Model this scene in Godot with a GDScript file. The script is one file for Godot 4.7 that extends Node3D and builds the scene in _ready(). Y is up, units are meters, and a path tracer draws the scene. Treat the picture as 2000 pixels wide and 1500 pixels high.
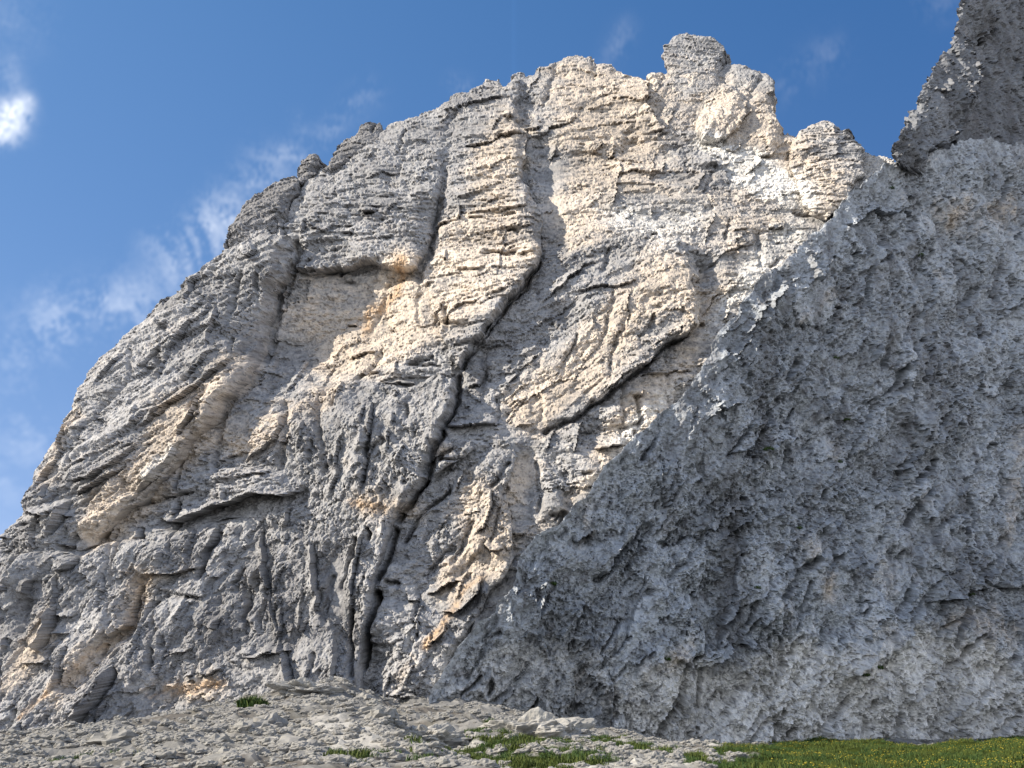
extends Node3D
# A limestone mountain wall above a scree slope. Outlines were measured on the photograph (2000 x 1500) and laid on sloping
# planes at their real distance; all relief is real geometry.

const FOCAL := 1685.0
const EYE := Vector3(0, 1.7, 0)
const TILT := deg_to_rad(30.0)

const EXPOSURE := 1.75
const SUN_TOWARDS := Vector3(-0.815, 0.50, 0.285)
const SUN_ENERGY := 1.6

const GREY := Vector3(0.34, 0.343, 0.357)
const CREAM := Vector3(0.525, 0.465, 0.405)
const ORANGE := Vector3(0.47, 0.345, 0.235)
const DARK := Vector3(0.13, 0.13, 0.14)
const WHITE := Vector3(0.65, 0.645, 0.635)

var rng := RandomNumberGenerator.new()
var n_warp := FastNoiseLite.new()
var n_large := FastNoiseLite.new()
var n_ridge := FastNoiseLite.new()
var n_block := FastNoiseLite.new()
var n_cell := FastNoiseLite.new()
var n_bump := FastNoiseLite.new()
var n_fine := FastNoiseLite.new()
var n_patch := FastNoiseLite.new()
var n_pit := FastNoiseLite.new()
var n_lichen := FastNoiseLite.new()
var n_streak := FastNoiseLite.new()
var rock_material: StandardMaterial3D
var ground_material: StandardMaterial3D
var jobs: Array = []
var done: Array = []


func _ready() -> void:

	rng.seed = 7
	camera_and_light()
	set_noises()
	make_materials()
	ground()
	cliffs()
	small_things()


# ------------------------------------------------------------------ camera, sky, sun
func camera_and_light() -> void:
	var cam := Camera3D.new()
	cam.name = "camera"
	cam.position = EYE
	cam.rotation = Vector3(TILT, 0, 0)
	cam.fov = rad_to_deg(2.0 * atan(750.0 / FOCAL))
	cam.near = 0.1
	cam.far = 4000.0
	add_child(cam)
	cam.current = true
	var env := Environment.new()
	env.tonemap_mode = Environment.TONE_MAPPER_LINEAR
	env.tonemap_exposure = EXPOSURE
	env.background_mode = Environment.BG_SKY
	env.sdfgi_enabled = true
	env.ssao_enabled = true
	env.ssil_enabled = true
	var sky := Sky.new()
	var pm := PanoramaSkyMaterial.new()
	pm.panorama = ImageTexture.create_from_image(sky_picture())
	sky.sky_material = pm
	env.sky = sky
	var we := WorldEnvironment.new()
	we.name = "environment"
	we.environment = env
	add_child(we)
	var sun := DirectionalLight3D.new()
	sun.name = "sun"
	sun.light_energy = SUN_ENERGY
	sun.light_color = Color(1.0, 0.95, 0.87)
	sun.light_angular_distance = 0.5
	sun.shadow_enabled = true
	sun.look_at_from_position(Vector3.ZERO, -SUN_TOWARDS, Vector3.UP)
	add_child(sun)


func sky_picture() -> Image:
	var w := 256
	var h := 128
	var a := PackedFloat32Array()
	a.resize(w * h * 3)
	for j in h:
		var th := (j + 0.5) / h * PI
		var y := cos(th)
		for i in w:
			var ph := (i + 0.5) / w * TAU
			var sx := clampf(-sin(ph) * sin(th), -0.75, 0.75)
			var up := maxf(y, 0.0)
			var haze := exp(-up * 7.5)  # pale horizon band, strengthened below the view as added fill light
			var k := (j * w + i) * 3
			a[k] = (0.053 + 0.075 * sx + 0.10 * (1.0 - up) + 1.8 * haze) / EXPOSURE
			a[k + 1] = (0.168 + 0.127 * sx + 0.16 * (1.0 - up) + 1.72 * haze) / EXPOSURE
			a[k + 2] = (0.415 + 0.195 * sx + 0.30 * (1.0 - up) + 1.45 * haze) / EXPOSURE
	var im := Image.create_from_data(w, h, false, Image.FORMAT_RGBF, a.to_byte_array())
	im.resize(2048, 1024, Image.INTERPOLATE_CUBIC)
	var wisp := FastNoiseLite.new()
	wisp.seed = 21
	wisp.noise_type = FastNoiseLite.TYPE_SIMPLEX_SMOOTH
	wisp.frequency = 11.0
	wisp.fractal_octaves = 6
	wisp.fractal_gain = 0.62
	wisp.domain_warp_enabled = true
	wisp.domain_warp_amplitude = 0.16
	wisp.domain_warp_frequency = 5.0
	var clouds: Array = []
	# seen: [x, y of one end, x, y of the other, half width, strength, contrast]
	for c in [[-40, 250, 14, 232, 26, 1.0, 0.8], [10, 225, 50, 200, 13, 0.75, 0.9], [-20, 268, 18, 262, 15, 0.8, 0.9], [30, 255, 48, 240, 12, 0.3, 0.9], [15, 130, 30, 190, 20, 0.30, 0.8], [0, 15, 30, 40, 45, 0.25, 0.8], [30, 705, 110, 640, 34, 0.42, 0.9],
			[90, 640, 255, 585, 50, 0.40, 0.9], [120, 590, 250, 610, 45, 0.26, 0.9], [300, 480, 345, 455, 28, 0.22, 0.9], [350, 530, 440, 430, 42, 0.60, 0.8], [400, 450, 520, 330, 40, 0.40, 0.9], [560, 300, 590, 320, 22, 0.42, 0.8],
			[620, 275, 650, 250, 22, 0.25, 0.9], [690, 210, 720, 180, 28, 0.16, 0.9], [580, 230, 590, 260, 16, 0.14, 0.9], [885, 165, 905, 170, 18, 0.22, 0.9], [1195, 110, 1220, 60, 22, 0.20, 0.9], [1540, 165, 1620, 110, 34, 0.12, 0.9],
			[1820, 5, 1840, 12, 25, 0.18, 0.9], [20, 790, 40, 870, 45, 0.25, 0.9], [70, 850, 90, 900, 30, 0.2, 0.9], [-10, 930, 20, 950, 30, 0.2, 0.9]]:
		clouds.append([ray(c[0], c[1]).normalized(), ray(c[2], c[3]).normalized(), c[4] / FOCAL, c[5] * (0.31 if c[5] < 0.7 else 0.62), c[6]])
	var r := RandomNumberGenerator.new()
	r.seed = 5
	for k in 420:                                    # clouds added out of view, thicker than the seen ones, as fill light
		var ph := r.randf() * TAU
		var el := 0.06 + 0.9 * r.randf() * r.randf()
		var a1 := Vector3(sin(ph) * cos(el), sin(el), -cos(ph) * cos(el))
		if a1.z < -0.3 and absf(a1.x) < 0.8 and el > 0.2:
			continue
		var a2 := (a1 + Vector3(r.randf_range(-0.16, 0.16), r.randf_range(-0.03, 0.05), r.randf_range(-0.16, 0.16))).normalized()
		clouds.append([a1, a2, r.randf_range(0.025, 0.08), r.randf_range(0.3, 1.2), r.randf_range(0.4, 0.9)])
	var data := im.get_data().to_float32_array()
	w = 2048
	h = 1024
	for c in clouds:
		var p: Vector3 = c[0]
		var q: Vector3 = c[1]
		var half: float = c[2]
		var reach := half * 2.4
		var e1 := acos(clampf(p.y, -1, 1))
		var e2 := acos(clampf(q.y, -1, 1))
		var j0 := maxi(0, int((minf(e1, e2) - reach) / PI * h))
		var j1 := mini(h / 2, int((maxf(e1, e2) + reach) / PI * h))
		var f1 := atan2(p.x, -p.z)
		var f2 := atan2(q.x, -q.z)
		if absf(f1 - f2) > PI:
			continue
		var wide := reach / maxf(0.15, sin(minf(e1, e2)))
		var i0 := int((minf(f1, f2) - wide) / TAU * w)
		var i1 := int((maxf(f1, f2) + wide) / TAU * w)
		var pq := q - p
		var len2 := maxf(pq.length_squared(), 1e-6)
		for j in range(j0, j1 + 1):
			var th := (j + 0.5) / h * PI
			for i in range(i0, i1 + 1):
				var ph := (i + 0.5) / w * TAU
				var d := Vector3(sin(ph) * sin(th), cos(th), -cos(ph) * sin(th))
				var t := clampf((d - p).dot(pq) / len2, 0.0, 1.0)
				var x := (d - p - pq * t).length() / half
				if x > 2.4:
					continue
				var v := wisp.get_noise_3dv(d * Vector3(1, 1.5, 1))
				var m := exp(-x * x * 1.1) * float(c[3])
				var ct: float = c[4]
				m *= clampf(1.0 - ct + ct * (0.35 + 2.4 * v), 0.0, 2.2)
				m = clampf(m, 0.0, 1.0)
				var k := (j * w + posmod(i, w)) * 3
				data[k] = lerpf(data[k], 1.55 / EXPOSURE, m)
				data[k + 1] = lerpf(data[k + 1], 1.58 / EXPOSURE, m)
				data[k + 2] = lerpf(data[k + 2], 1.62 / EXPOSURE, m)
	return Image.create_from_data(w, h, false, Image.FORMAT_RGBF, data.to_byte_array())


func ray(px: float, py: float) -> Vector3:
	var x := (px - 1000.0) / FOCAL
	var y := (750.0 - py) / FOCAL
	return Vector3(x, y * cos(TILT) + sin(TILT), -cos(TILT) + y * sin(TILT))


# ------------------------------------------------------------------ noises and materials
func set_noise(n: FastNoiseLite, s: int, kind: int, freq: float, octaves: int, gain := 0.5) -> void:
	n.seed = s
	n.noise_type = kind
	n.frequency = freq
	n.fractal_octaves = octaves
	n.fractal_gain = gain
	n.fractal_type = FastNoiseLite.FRACTAL_FBM if octaves > 1 else FastNoiseLite.FRACTAL_NONE


func set_noises() -> void:
	set_noise(n_warp, 1, FastNoiseLite.TYPE_SIMPLEX, 0.22, 4, 0.55)
	set_noise(n_large, 2, FastNoiseLite.TYPE_SIMPLEX_SMOOTH, 1.0 / 26.0, 3)
	set_noise(n_ridge, 3, FastNoiseLite.TYPE_SIMPLEX_SMOOTH, 1.0 / 8.0, 5, 0.5)
	n_ridge.fractal_type = FastNoiseLite.FRACTAL_RIDGED
	set_noise(n_block, 4, FastNoiseLite.TYPE_CELLULAR, 1.0 / 4.2, 1)
	n_block.cellular_return_type = FastNoiseLite.RETURN_DISTANCE2_SUB
	n_block.cellular_jitter = 1.0
	n_block.domain_warp_enabled = true
	n_block.domain_warp_amplitude = 1.3
	n_block.domain_warp_frequency = 0.22
	n_block.domain_warp_fractal_octaves = 3
	set_noise(n_cell, 4, FastNoiseLite.TYPE_CELLULAR, 1.0 / 4.2, 1)
	n_cell.cellular_return_type = FastNoiseLite.RETURN_CELL_VALUE
	n_cell.cellular_jitter = 1.0
	n_cell.domain_warp_enabled = true
	n_cell.domain_warp_amplitude = 1.3
	n_cell.domain_warp_frequency = 0.22
	n_cell.domain_warp_fractal_octaves = 3
	set_noise(n_bump, 5, FastNoiseLite.TYPE_CELLULAR, 1.0 / 5.0, 1)
	n_bump.cellular_distance_function = FastNoiseLite.DISTANCE_MANHATTAN
	n_bump.cellular_jitter = 1.0
	n_bump.cellular_return_type = FastNoiseLite.RETURN_DISTANCE
	n_bump.domain_warp_enabled = true
	n_bump.domain_warp_amplitude = 1.0
	n_bump.domain_warp_frequency = 0.25
	set_noise(n_fine, 6, FastNoiseLite.TYPE_SIMPLEX, 0.85, 5, 0.74)
	set_noise(n_pit, 12, FastNoiseLite.TYPE_SIMPLEX, 0.55, 3, 0.55)
	set_noise(n_lichen, 44, FastNoiseLite.TYPE_SIMPLEX, 0.7, 4, 0.62)
	set_noise(n_patch, 8, FastNoiseLite.TYPE_SIMPLEX_SMOOTH, 1.0 / 13.0, 5, 0.55)
	set_noise(n_streak, 9, FastNoiseLite.TYPE_SIMPLEX, 0.35, 4, 0.55)


func make_materials() -> void:
	rock_material = StandardMaterial3D.new()
	rock_material.vertex_color_use_as_albedo = true
	rock_material.roughness = 0.95
	rock_material.metallic_specular = 0.2
	var grain := NoiseTexture2D.new()
	grain.width = 1024
	grain.height = 1024
	grain.seamless = true
	var gn := FastNoiseLite.new()
	gn.seed = 31
	gn.noise_type = FastNoiseLite.TYPE_SIMPLEX
	gn.frequency = 0.012
	gn.fractal_octaves = 6
	gn.fractal_gain = 0.65
	grain.noise = gn
	var ramp := Gradient.new()
	ramp.offsets = PackedFloat32Array([0.0, 0.35, 0.6, 1.0])
	ramp.colors = PackedColorArray([Color(0.72, 0.72, 0.73), Color(0.9, 0.9, 0.9), Color(0.97, 0.965, 0.955), Color(1, 1, 0.98)])
	grain.color_ramp = ramp
	rock_material.albedo_texture = grain
	rock_material.uv1_triplanar = true
	rock_material.uv1_world_triplanar = true
	rock_material.uv1_scale = Vector3.ONE * 0.23
	ground_material = rock_material.duplicate()
	ground_material.uv1_scale = Vector3.ONE * 0.6


# ------------------------------------------------------------------ helpers for names and tags
func tag(o: Node, label: String, category := "", group := "", kind := "") -> void:
	if label:
		o.set_meta("label", label)
	if category:
		o.set_meta("category", category)
	if group:
		o.set_meta("group", group)
	if kind:
		o.set_meta("kind", kind)


func numbered(called: String) -> String:
	if not has_node(called):
		return called
	var k := 1
	while has_node("%s_%03d" % [called, k]):
		k += 1
	return "%s_%03d" % [called, k]


func mesh_of(v: PackedVector3Array, c: PackedColorArray, idx: PackedInt32Array) -> ArrayMesh:
	var arrays := []
	arrays.resize(Mesh.ARRAY_MAX)
	arrays[Mesh.ARRAY_VERTEX] = v
	arrays[Mesh.ARRAY_COLOR] = c
	arrays[Mesh.ARRAY_INDEX] = idx
	var m := ArrayMesh.new()
	m.add_surface_from_arrays(Mesh.PRIMITIVE_TRIANGLES, arrays, [], {}, 0)
	return m


# ------------------------------------------------------------------ rock masses
# strokes: [kind, amount in metres (or share of a tint), width on its left, width on its right, points ...] in measured points.
# "step" raises the left side as one walks along it (downwards: the left of the picture), "crack" cuts, "bump" swells.
const SUNNY_STROKES := [
	# gullies and cracks of the sunlit wall
	["step", 2.0, 40, 22, 1262, 150, 1258, 190, 1275, 230, 1320, 265],
	["crack", 1.2, 7, 0, 1020, 170, 1018, 240, 1020, 320, 1045, 400, 1056, 500],
	["bump", -2.2, 30, 0, 1060, 290, 1068, 380, 1080, 460],
	["bump", -2.0, 16, 0, 1414, 125, 1416, 150],
	["step", 1.2, 20, 10, 1455, 195, 1452, 225, 1440, 250],
	["crack", 2.7, 5.0, 0, 1054, 512, 1034, 552, 998, 590, 950, 648],
	["crack", 2.0, 4.3, 0, 962, 640, 930, 676, 906, 716],
	["crack", 2.2, 5.0, 0, 900, 735, 892, 790, 872, 830],
	["crack", 2.4, 5.8, 0, 866, 846, 846, 890, 836, 925],
	["crack", 2.7, 5.8, 0, 832, 940, 800, 986, 776, 1018],
	["crack", 1.9, 4.3, 0, 772, 1040, 762, 1090, 742, 1140],
	["crack", 2.4, 5.0, 0, 742, 1160, 730, 1210, 712, 1258, 706, 1310],
	["crack", 1.6, 3.6, 0, 690, 1190, 684, 1260, 690, 1320],
	["crack", 1.6, 3.6, 0, 1352, 648, 1290, 684, 1214, 752, 1140, 812, 1060, 846],
	["crack", 1.4, 3.6, 0, 880, 960, 820, 1010, 790, 1060],
	["crack", 1.6, 8, 0, 580, 478, 560, 540, 528, 580, 508, 640, 496, 700],
	["crack", 1.4, 8, 0, 490, 735, 455, 785, 420, 835],
	["crack", 1.2, 7, 0, 870, 340, 850, 420, 836, 490, 818, 540],
	["bump", -5.2, 105, 0, 560, 650, 680, 600],
	["smo", 0.3, 80, 0, 600, 640, 690, 600, 760, 580],
	["smo", 0.8, 26, 0, 1080, 330, 1085, 440],
	["smo", 0.7, 26, 0, 1030, 900, 1035, 1000],
	["smo", 0.8, 20, 0, 660, 1100, 668, 1190],
	["smo", 0.7, 20, 0, 175, 1050, 160, 1070],
	["bump", -2.2, 50, 0, 540, 680, 640, 710],
	["bump", -1.2, 26, 0, 840, 410, 830, 500],
	["step", 1.4, 26, 14, 730, 770, 738, 830, 722, 880, 716, 930, 712, 975],
	["bump", 1.3, 26, 0, 585, 790, 592, 850, 590, 900],
	["crack", 0.9, 6, 0, 556, 790, 560, 860, 550, 920],
	["crack", 1.0, 7, 0, 622, 780, 632, 850, 640, 920],
	["bump", 1.4, 24, 0, 670, 760, 690, 830],
	["bump", 1.6, 26, 0, 780, 900, 800, 940],
	["crack", 0.9, 6, 0, 760, 860, 715, 890],
	["step", 1.0, 20, 10, 560, 800, 540, 860, 480, 900],
	# the roofed ledge low on the left and the band of cracks below it
	["step", 2.2, 26, 14, 600, 950, 560, 968, 500, 966, 440, 985, 395, 1000, 345, 1015, 300, 1012],
	["bump", 1.1, 30, 0, 420, 945, 500, 930],
	["bump", 1.5, 26, 0, 290, 1085, 330, 1075, 370, 1080],
	["step", 1.2, 20, 12, 400, 1100, 340, 1122, 285, 1120, 268, 1100],
	["step", 1.0, 16, 10, 420, 1020, 410, 1060, 395, 1085],
	["step", 0.9, 14, 8, 508, 1015, 512, 1070, 520, 1120, 530, 1180, 545, 1240],
	["step", 1.1, 18, 9, 612, 1050, 615, 1110, 622, 1160, 620, 1200],
	["bump", 0.8, 12, 0, 635, 1140, 640, 1180],
	["step", 1.0, 14, 8, 720, 1030, 700, 1080, 695, 1150, 690, 1200],
	["bump", -1.4, 30, 0, 660, 1100, 665, 1180, 690, 1260],
	["step", 1.2, 16, 9, 545, 1240, 570, 1290, 580, 1330, 592, 1365],
	["step", 1.1, 22, 10, 655, 1230, 662, 1290, 665, 1350],
	["crack", 0.7, 5, 0, 480, 1130, 482, 1180, 478, 1210],
	["step", 0.7, 20, 8, 545, 1265, 510, 1282, 470, 1275],
	["step", 0.6, 20, 8, 440, 1300, 415, 1318, 390, 1310],
	["crack", 0.7, 6, 0, 390, 1165, 340, 1165, 300, 1180],
	# diagonal grooves low on the left
	["bump", -1.6, 20, 0, 275, 1130, 262, 1180, 240, 1240, 200, 1280, 150, 1340],
	["step", 1.8, 30, 16, 272, 1145, 262, 1185, 245, 1220, 205, 1255],
	["step", 2.2, 36, 14, 232, 1290, 222, 1330, 190, 1380, 150, 1425],
	["step", 1.6, 30, 14, 110, 1180, 95, 1240, 80, 1275],
	["bump", -1.2, 14, 0, 45, 1180, 40, 1230],
	["step", 1.4, 24, 12, 135, 975, 118, 1020, 98, 1050],
	["bump", -1.0, 18, 0, 175, 1055, 150, 1075],
	["step", 1.4, 22, 12, 152, 1085, 138, 1110, 115, 1118],
	["bump", 1.0, 16, 0, 120, 1095, 135, 1090],
	["step", 0.9, 16, 9, 70, 1130, 55, 1160],
	["bump", 1.3, 30, 0, 50, 970, 90, 1000],
	["bump", 1.2, 36, 0, 60, 1060, 40, 1110],
	# diagonal bands of the left shoulder
	["step", 1.0, 24, 10, 470, 700, 430, 730, 380, 770, 330, 800, 270, 850],
	["bump", 1.4, 20, 0, 470, 730, 440, 760, 420, 790],
	["step", 0.9, 26, 12, 300, 855, 250, 900, 190, 930, 130, 950],
	["step", 0.9, 20, 9, 380, 860, 350, 900, 310, 930, 280, 965],
	["crack", 0.6, 5, 0, 250, 750, 190, 800, 150, 860],
	["step", 0.8, 20, 8, 430, 600, 380, 640, 320, 690],
	["bump", 0.9, 24, 0, 500, 560, 540, 520],
	["crack", 0.8, 6, 0, 560, 400, 555, 430, 590, 390],
	# ledges of the upper pillar and the mass left of it
	["step", 1.5, 16, 9, 1018, 262, 985, 266, 945, 282, 890, 290],
	["step", 0.54, 12, 8, 1030, 308, 990, 310, 960, 330, 900, 335],
	["step", 0.54, 14, 8, 990, 355, 940, 380, 880, 395],
	["step", 0.60, 14, 8, 1050, 402, 1000, 410, 940, 418, 880, 410],
	["step", 0.54, 14, 8, 1050, 440, 1000, 455, 960, 470],
	["step", 0.54, 14, 8, 960, 520, 900, 530, 850, 545],
	["step", 0.48, 14, 8, 950, 590, 900, 600, 850, 640],
	["step", 1.2, 16, 9, 1005, 188, 950, 195, 880, 215, 860, 240],
	["step", 0.60, 14, 9, 800, 345, 750, 340, 720, 355],
	["step", 0.48, 14, 8, 840, 390, 790, 380, 740, 380],
	["step", 0.48, 14, 8, 700, 440, 650, 445, 610, 470],
	["step", 0.54, 14, 9, 790, 460, 740, 470, 690, 475],
	["bump", -1.2, 22, 0, 770, 360, 790, 372],
	["bump", 1.0, 22, 0, 700, 490, 740, 480],
	["step", 1.4, 20, 12, 660, 520, 620, 528, 585, 520],
	# the pale upper wall right of the chimney
	["step", 0.54, 14, 8, 1240, 195, 1190, 205, 1140, 220],
	["step", 0.42, 12, 8, 1230, 160, 1180, 172, 1120, 170, 1060, 180],
	["step", 0.48, 14, 8, 1260, 235, 1200, 240, 1130, 250, 1080, 270],
	["step", 0.54, 16, 9, 1270, 310, 1230, 318, 1180, 300, 1140, 290],
	["bump", -0.9, 18, 0, 1235, 280, 1255, 290],
	["step", 1.2, 40, 20, 1290, 300, 1330, 290, 1370, 290, 1410, 330, 1450, 370],
	["crack", 0.5, 4, 0, 1340, 300, 1345, 330],
	["step", 0.60, 20, 9, 1500, 365, 1470, 375, 1445, 390],
	["crack", 0.8, 5, 0, 1482, 450, 1486, 490, 1488, 515],
	["step", 0.48, 16, 8, 1480, 470, 1440, 485, 1410, 495, 1395, 520],
	["step", 0.48, 14, 8, 1450, 540, 1420, 570, 1385, 605],
	["crack", 0.6, 5, 0, 1440, 560, 1400, 620, 1360, 645],
	# the slab in the middle
	["step", 0.8, 18, 9, 1165, 512, 1140, 520, 1110, 545, 1085, 575, 1050, 600],
	["step", 0.9, 14, 8, 1240, 545, 1200, 560, 1165, 560, 1120, 570],
	["bump", -0.8, 14, 0, 1120, 590, 1100, 620],
	["step", 1.3, 16, 8, 1300, 690, 1250, 712, 1205, 740, 1160, 780],
	["crack", 0.6, 4, 0, 1230, 700, 1180, 735, 1140, 770],
	["bump", -0.7, 10, 0, 1040, 795, 1055, 790],
	["step", 0.7, 14, 8, 1060, 690, 1020, 720, 985, 760],
	["crack", 0.6, 4, 0, 975, 780, 970, 830],
	# the lower slab and the recess beside it
	["bump", -1.3, 22, 0, 1030, 900, 1035, 960, 1030, 1010],
	["bump", -1.0, 12, 0, 1085, 905, 1105, 930, 1112, 985],
	["crack", 0.9, 5, 0, 1052, 905, 1056, 960, 1056, 1000],
	["step", 1.4, 14, 8, 960, 950, 962, 985, 945, 1030, 925, 1050],
	["bump", 1.0, 14, 0, 930, 1060, 925, 1075],
	["bump", 1.1, 16, 0, 960, 1060, 970, 1065],
	["step", 1.0, 12, 8, 985, 1070, 960, 1075, 945, 1065],
	["step", 1.2, 14, 8, 905, 1135, 880, 1137, 850, 1150, 835, 1155],
	["step", 1.8, 18, 10, 945, 1125, 935, 1165, 905, 1185, 870, 1195],
	["bump", -1.3, 16, 0, 930, 1178, 900, 1190],
	["step", 0.9, 12, 7, 880, 1215, 860, 1240, 830, 1265],
	["crack", 0.7, 5, 0, 820, 1180, 808, 1215, 815, 1240],
	["crack", 0.6, 5, 0, 870, 1105, 840, 1120],
	["crack", 0.5, 4, 0, 870, 1030, 840, 1050],
	["step", 0.8, 12, 7, 815, 1295, 800, 1320, 790, 1345],
	["bump", -2.0, 34, 0, 730, 1290, 720, 1350],
	# the right of the slab, down to the shadow edge
	["bump", -1.8, 22, 0, 1375, 520, 1385, 580, 1375, 630],
	["crack", 0.5, 4, 0, 1218, 760, 1215, 800, 1212, 850],
	["crack", 0.6, 5, 0, 1300, 690, 1305, 740, 1310, 780],
	# tan, orange, dark and white rock, plus sunlight painted along the shadow edge
	["tan", 0.9, 50, 0, 990, 250, 960, 330, 960, 420, 1010, 500],
	["tan", 0.7, 60, 0, 900, 480, 920, 560, 880, 640],
	["tan", 0.9, 80, 0, 1150, 260, 1150, 360, 1130, 440],
	["tan", 0.8, 80, 0, 1250, 220, 1240, 300],
	["tan", 0.75, 70, 0, 1120, 150, 1200, 200],
	["tan", 0.9, 50, 0, 1400, 210, 1440, 280, 1500, 330],
	["tan", 0.8, 60, 0, 1500, 240, 1580, 340, 1600, 380],
	["tan", 0.7, 70, 0, 1540, 430, 1500, 500],
	["tan", 0.6, 60, 0, 1330, 400, 1420, 430],
	["tan", 1.0, 60, 0, 1280, 560, 1200, 650, 1100, 740, 1040, 800],
	["tan", 0.7, 40, 0, 1340, 560, 1350, 620],
	["tan", 0.9, 30, 0, 1280, 760, 1250, 800, 1220, 830],
	["tan", 1.0, 80, 0, 620, 640, 760, 600],
	["tan", 0.7, 50, 0, 640, 700, 760, 690],
	["tan", 0.9, 26, 0, 790, 510, 770, 580],
	["org", 0.8, 16, 0, 785, 510, 772, 570, 705, 600, 700, 640],
	["tan", 1.0, 40, 0, 460, 720, 420, 770, 340, 830],
	["tan", 1.1, 55, 0, 400, 830, 320, 900, 260, 960, 220, 1010],
	["tan", 0.8, 26, 0, 130, 810, 105, 870, 85, 930],
	["org", 0.5, 12, 0, 95, 900, 80, 940],
	["tan", 0.9, 28, 0, 175, 1050, 200, 1020],
	["tan", 0.9, 30, 0, 275, 1130, 265, 1190, 230, 1250, 170, 1290, 120, 1350],
	["org", 0.6, 12, 0, 255, 1190, 235, 1240, 190, 1270, 50, 1400],
	["tan", 0.8, 24, 0, 100, 1250, 60, 1310],
	["tan", 0.7, 30, 0, 330, 1350, 430, 1335],
	["org", 0.45, 14, 0, 430, 1335, 290, 1365],
	["tan", 0.8, 30, 0, 800, 1000, 760, 990, 720, 985],
	["org", 0.6, 16, 0, 755, 995, 700, 985],
	["tan", 0.7, 22, 0, 690, 850, 685, 910],
	["tan", 1.0, 40, 0, 940, 960, 920, 1020, 950, 1080, 900, 1120],
	["tan", 1.0, 40, 0, 880, 1160, 940, 1110, 970, 1060],
	["org", 0.7, 14, 0, 950, 1125, 910, 1150, 870, 1220, 830, 1260],
	["tan", 0.9, 26, 0, 1030, 900, 1010, 960, 980, 1010],
	["tan", 0.7, 16, 0, 800, 1290, 780, 1330],
	["tan", 0.6, 20, 0, 850, 870, 865, 880],
	["tan", 0.6, 40, 0, 640, 780, 480, 870],
	["wht", 0.7, 50, 0, 1480, 330, 1560, 390, 1560, 450, 1500, 500],
	["wht", 0.8, 30, 0, 1380, 280, 1440, 310, 1500, 345],
	["tan", 0.8, 40, 0, 1440, 560, 1380, 640, 1330, 730, 1260, 800, 1190, 880],  # cream and white strokes hugging the shadow edge: sunlit brightness painted in
	["wht", 0.6, 34, 0, 1470, 540, 1420, 600, 1380, 660],
	["wht", 0.6, 30, 0, 1330, 750, 1270, 800, 1200, 870],
	["tan", 0.6, 26, 0, 1160, 930, 1100, 990, 1040, 1040],
	["wht", 0.5, 60, 0, 1180, 400, 1250, 440, 1350, 430],
	["wht", 0.6, 20, 0, 360, 880, 300, 930],
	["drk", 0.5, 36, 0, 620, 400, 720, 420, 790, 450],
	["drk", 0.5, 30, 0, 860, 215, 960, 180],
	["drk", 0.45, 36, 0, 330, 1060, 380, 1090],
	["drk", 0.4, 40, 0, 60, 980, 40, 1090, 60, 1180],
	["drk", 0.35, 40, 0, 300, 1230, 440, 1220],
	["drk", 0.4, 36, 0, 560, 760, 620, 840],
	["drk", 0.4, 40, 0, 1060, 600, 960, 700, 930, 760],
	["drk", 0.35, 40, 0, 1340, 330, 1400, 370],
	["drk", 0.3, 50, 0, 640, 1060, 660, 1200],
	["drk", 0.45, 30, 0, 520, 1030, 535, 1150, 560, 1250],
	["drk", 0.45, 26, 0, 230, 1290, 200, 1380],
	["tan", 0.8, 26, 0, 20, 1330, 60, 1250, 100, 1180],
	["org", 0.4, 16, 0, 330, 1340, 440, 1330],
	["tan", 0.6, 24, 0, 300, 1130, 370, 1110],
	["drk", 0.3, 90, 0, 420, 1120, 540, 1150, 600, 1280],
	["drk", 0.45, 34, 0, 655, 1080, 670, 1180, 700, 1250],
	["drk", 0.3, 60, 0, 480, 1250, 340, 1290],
	["drk", 0.4, 20, 0, 1300, 90, 1390, 95],
]

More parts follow.
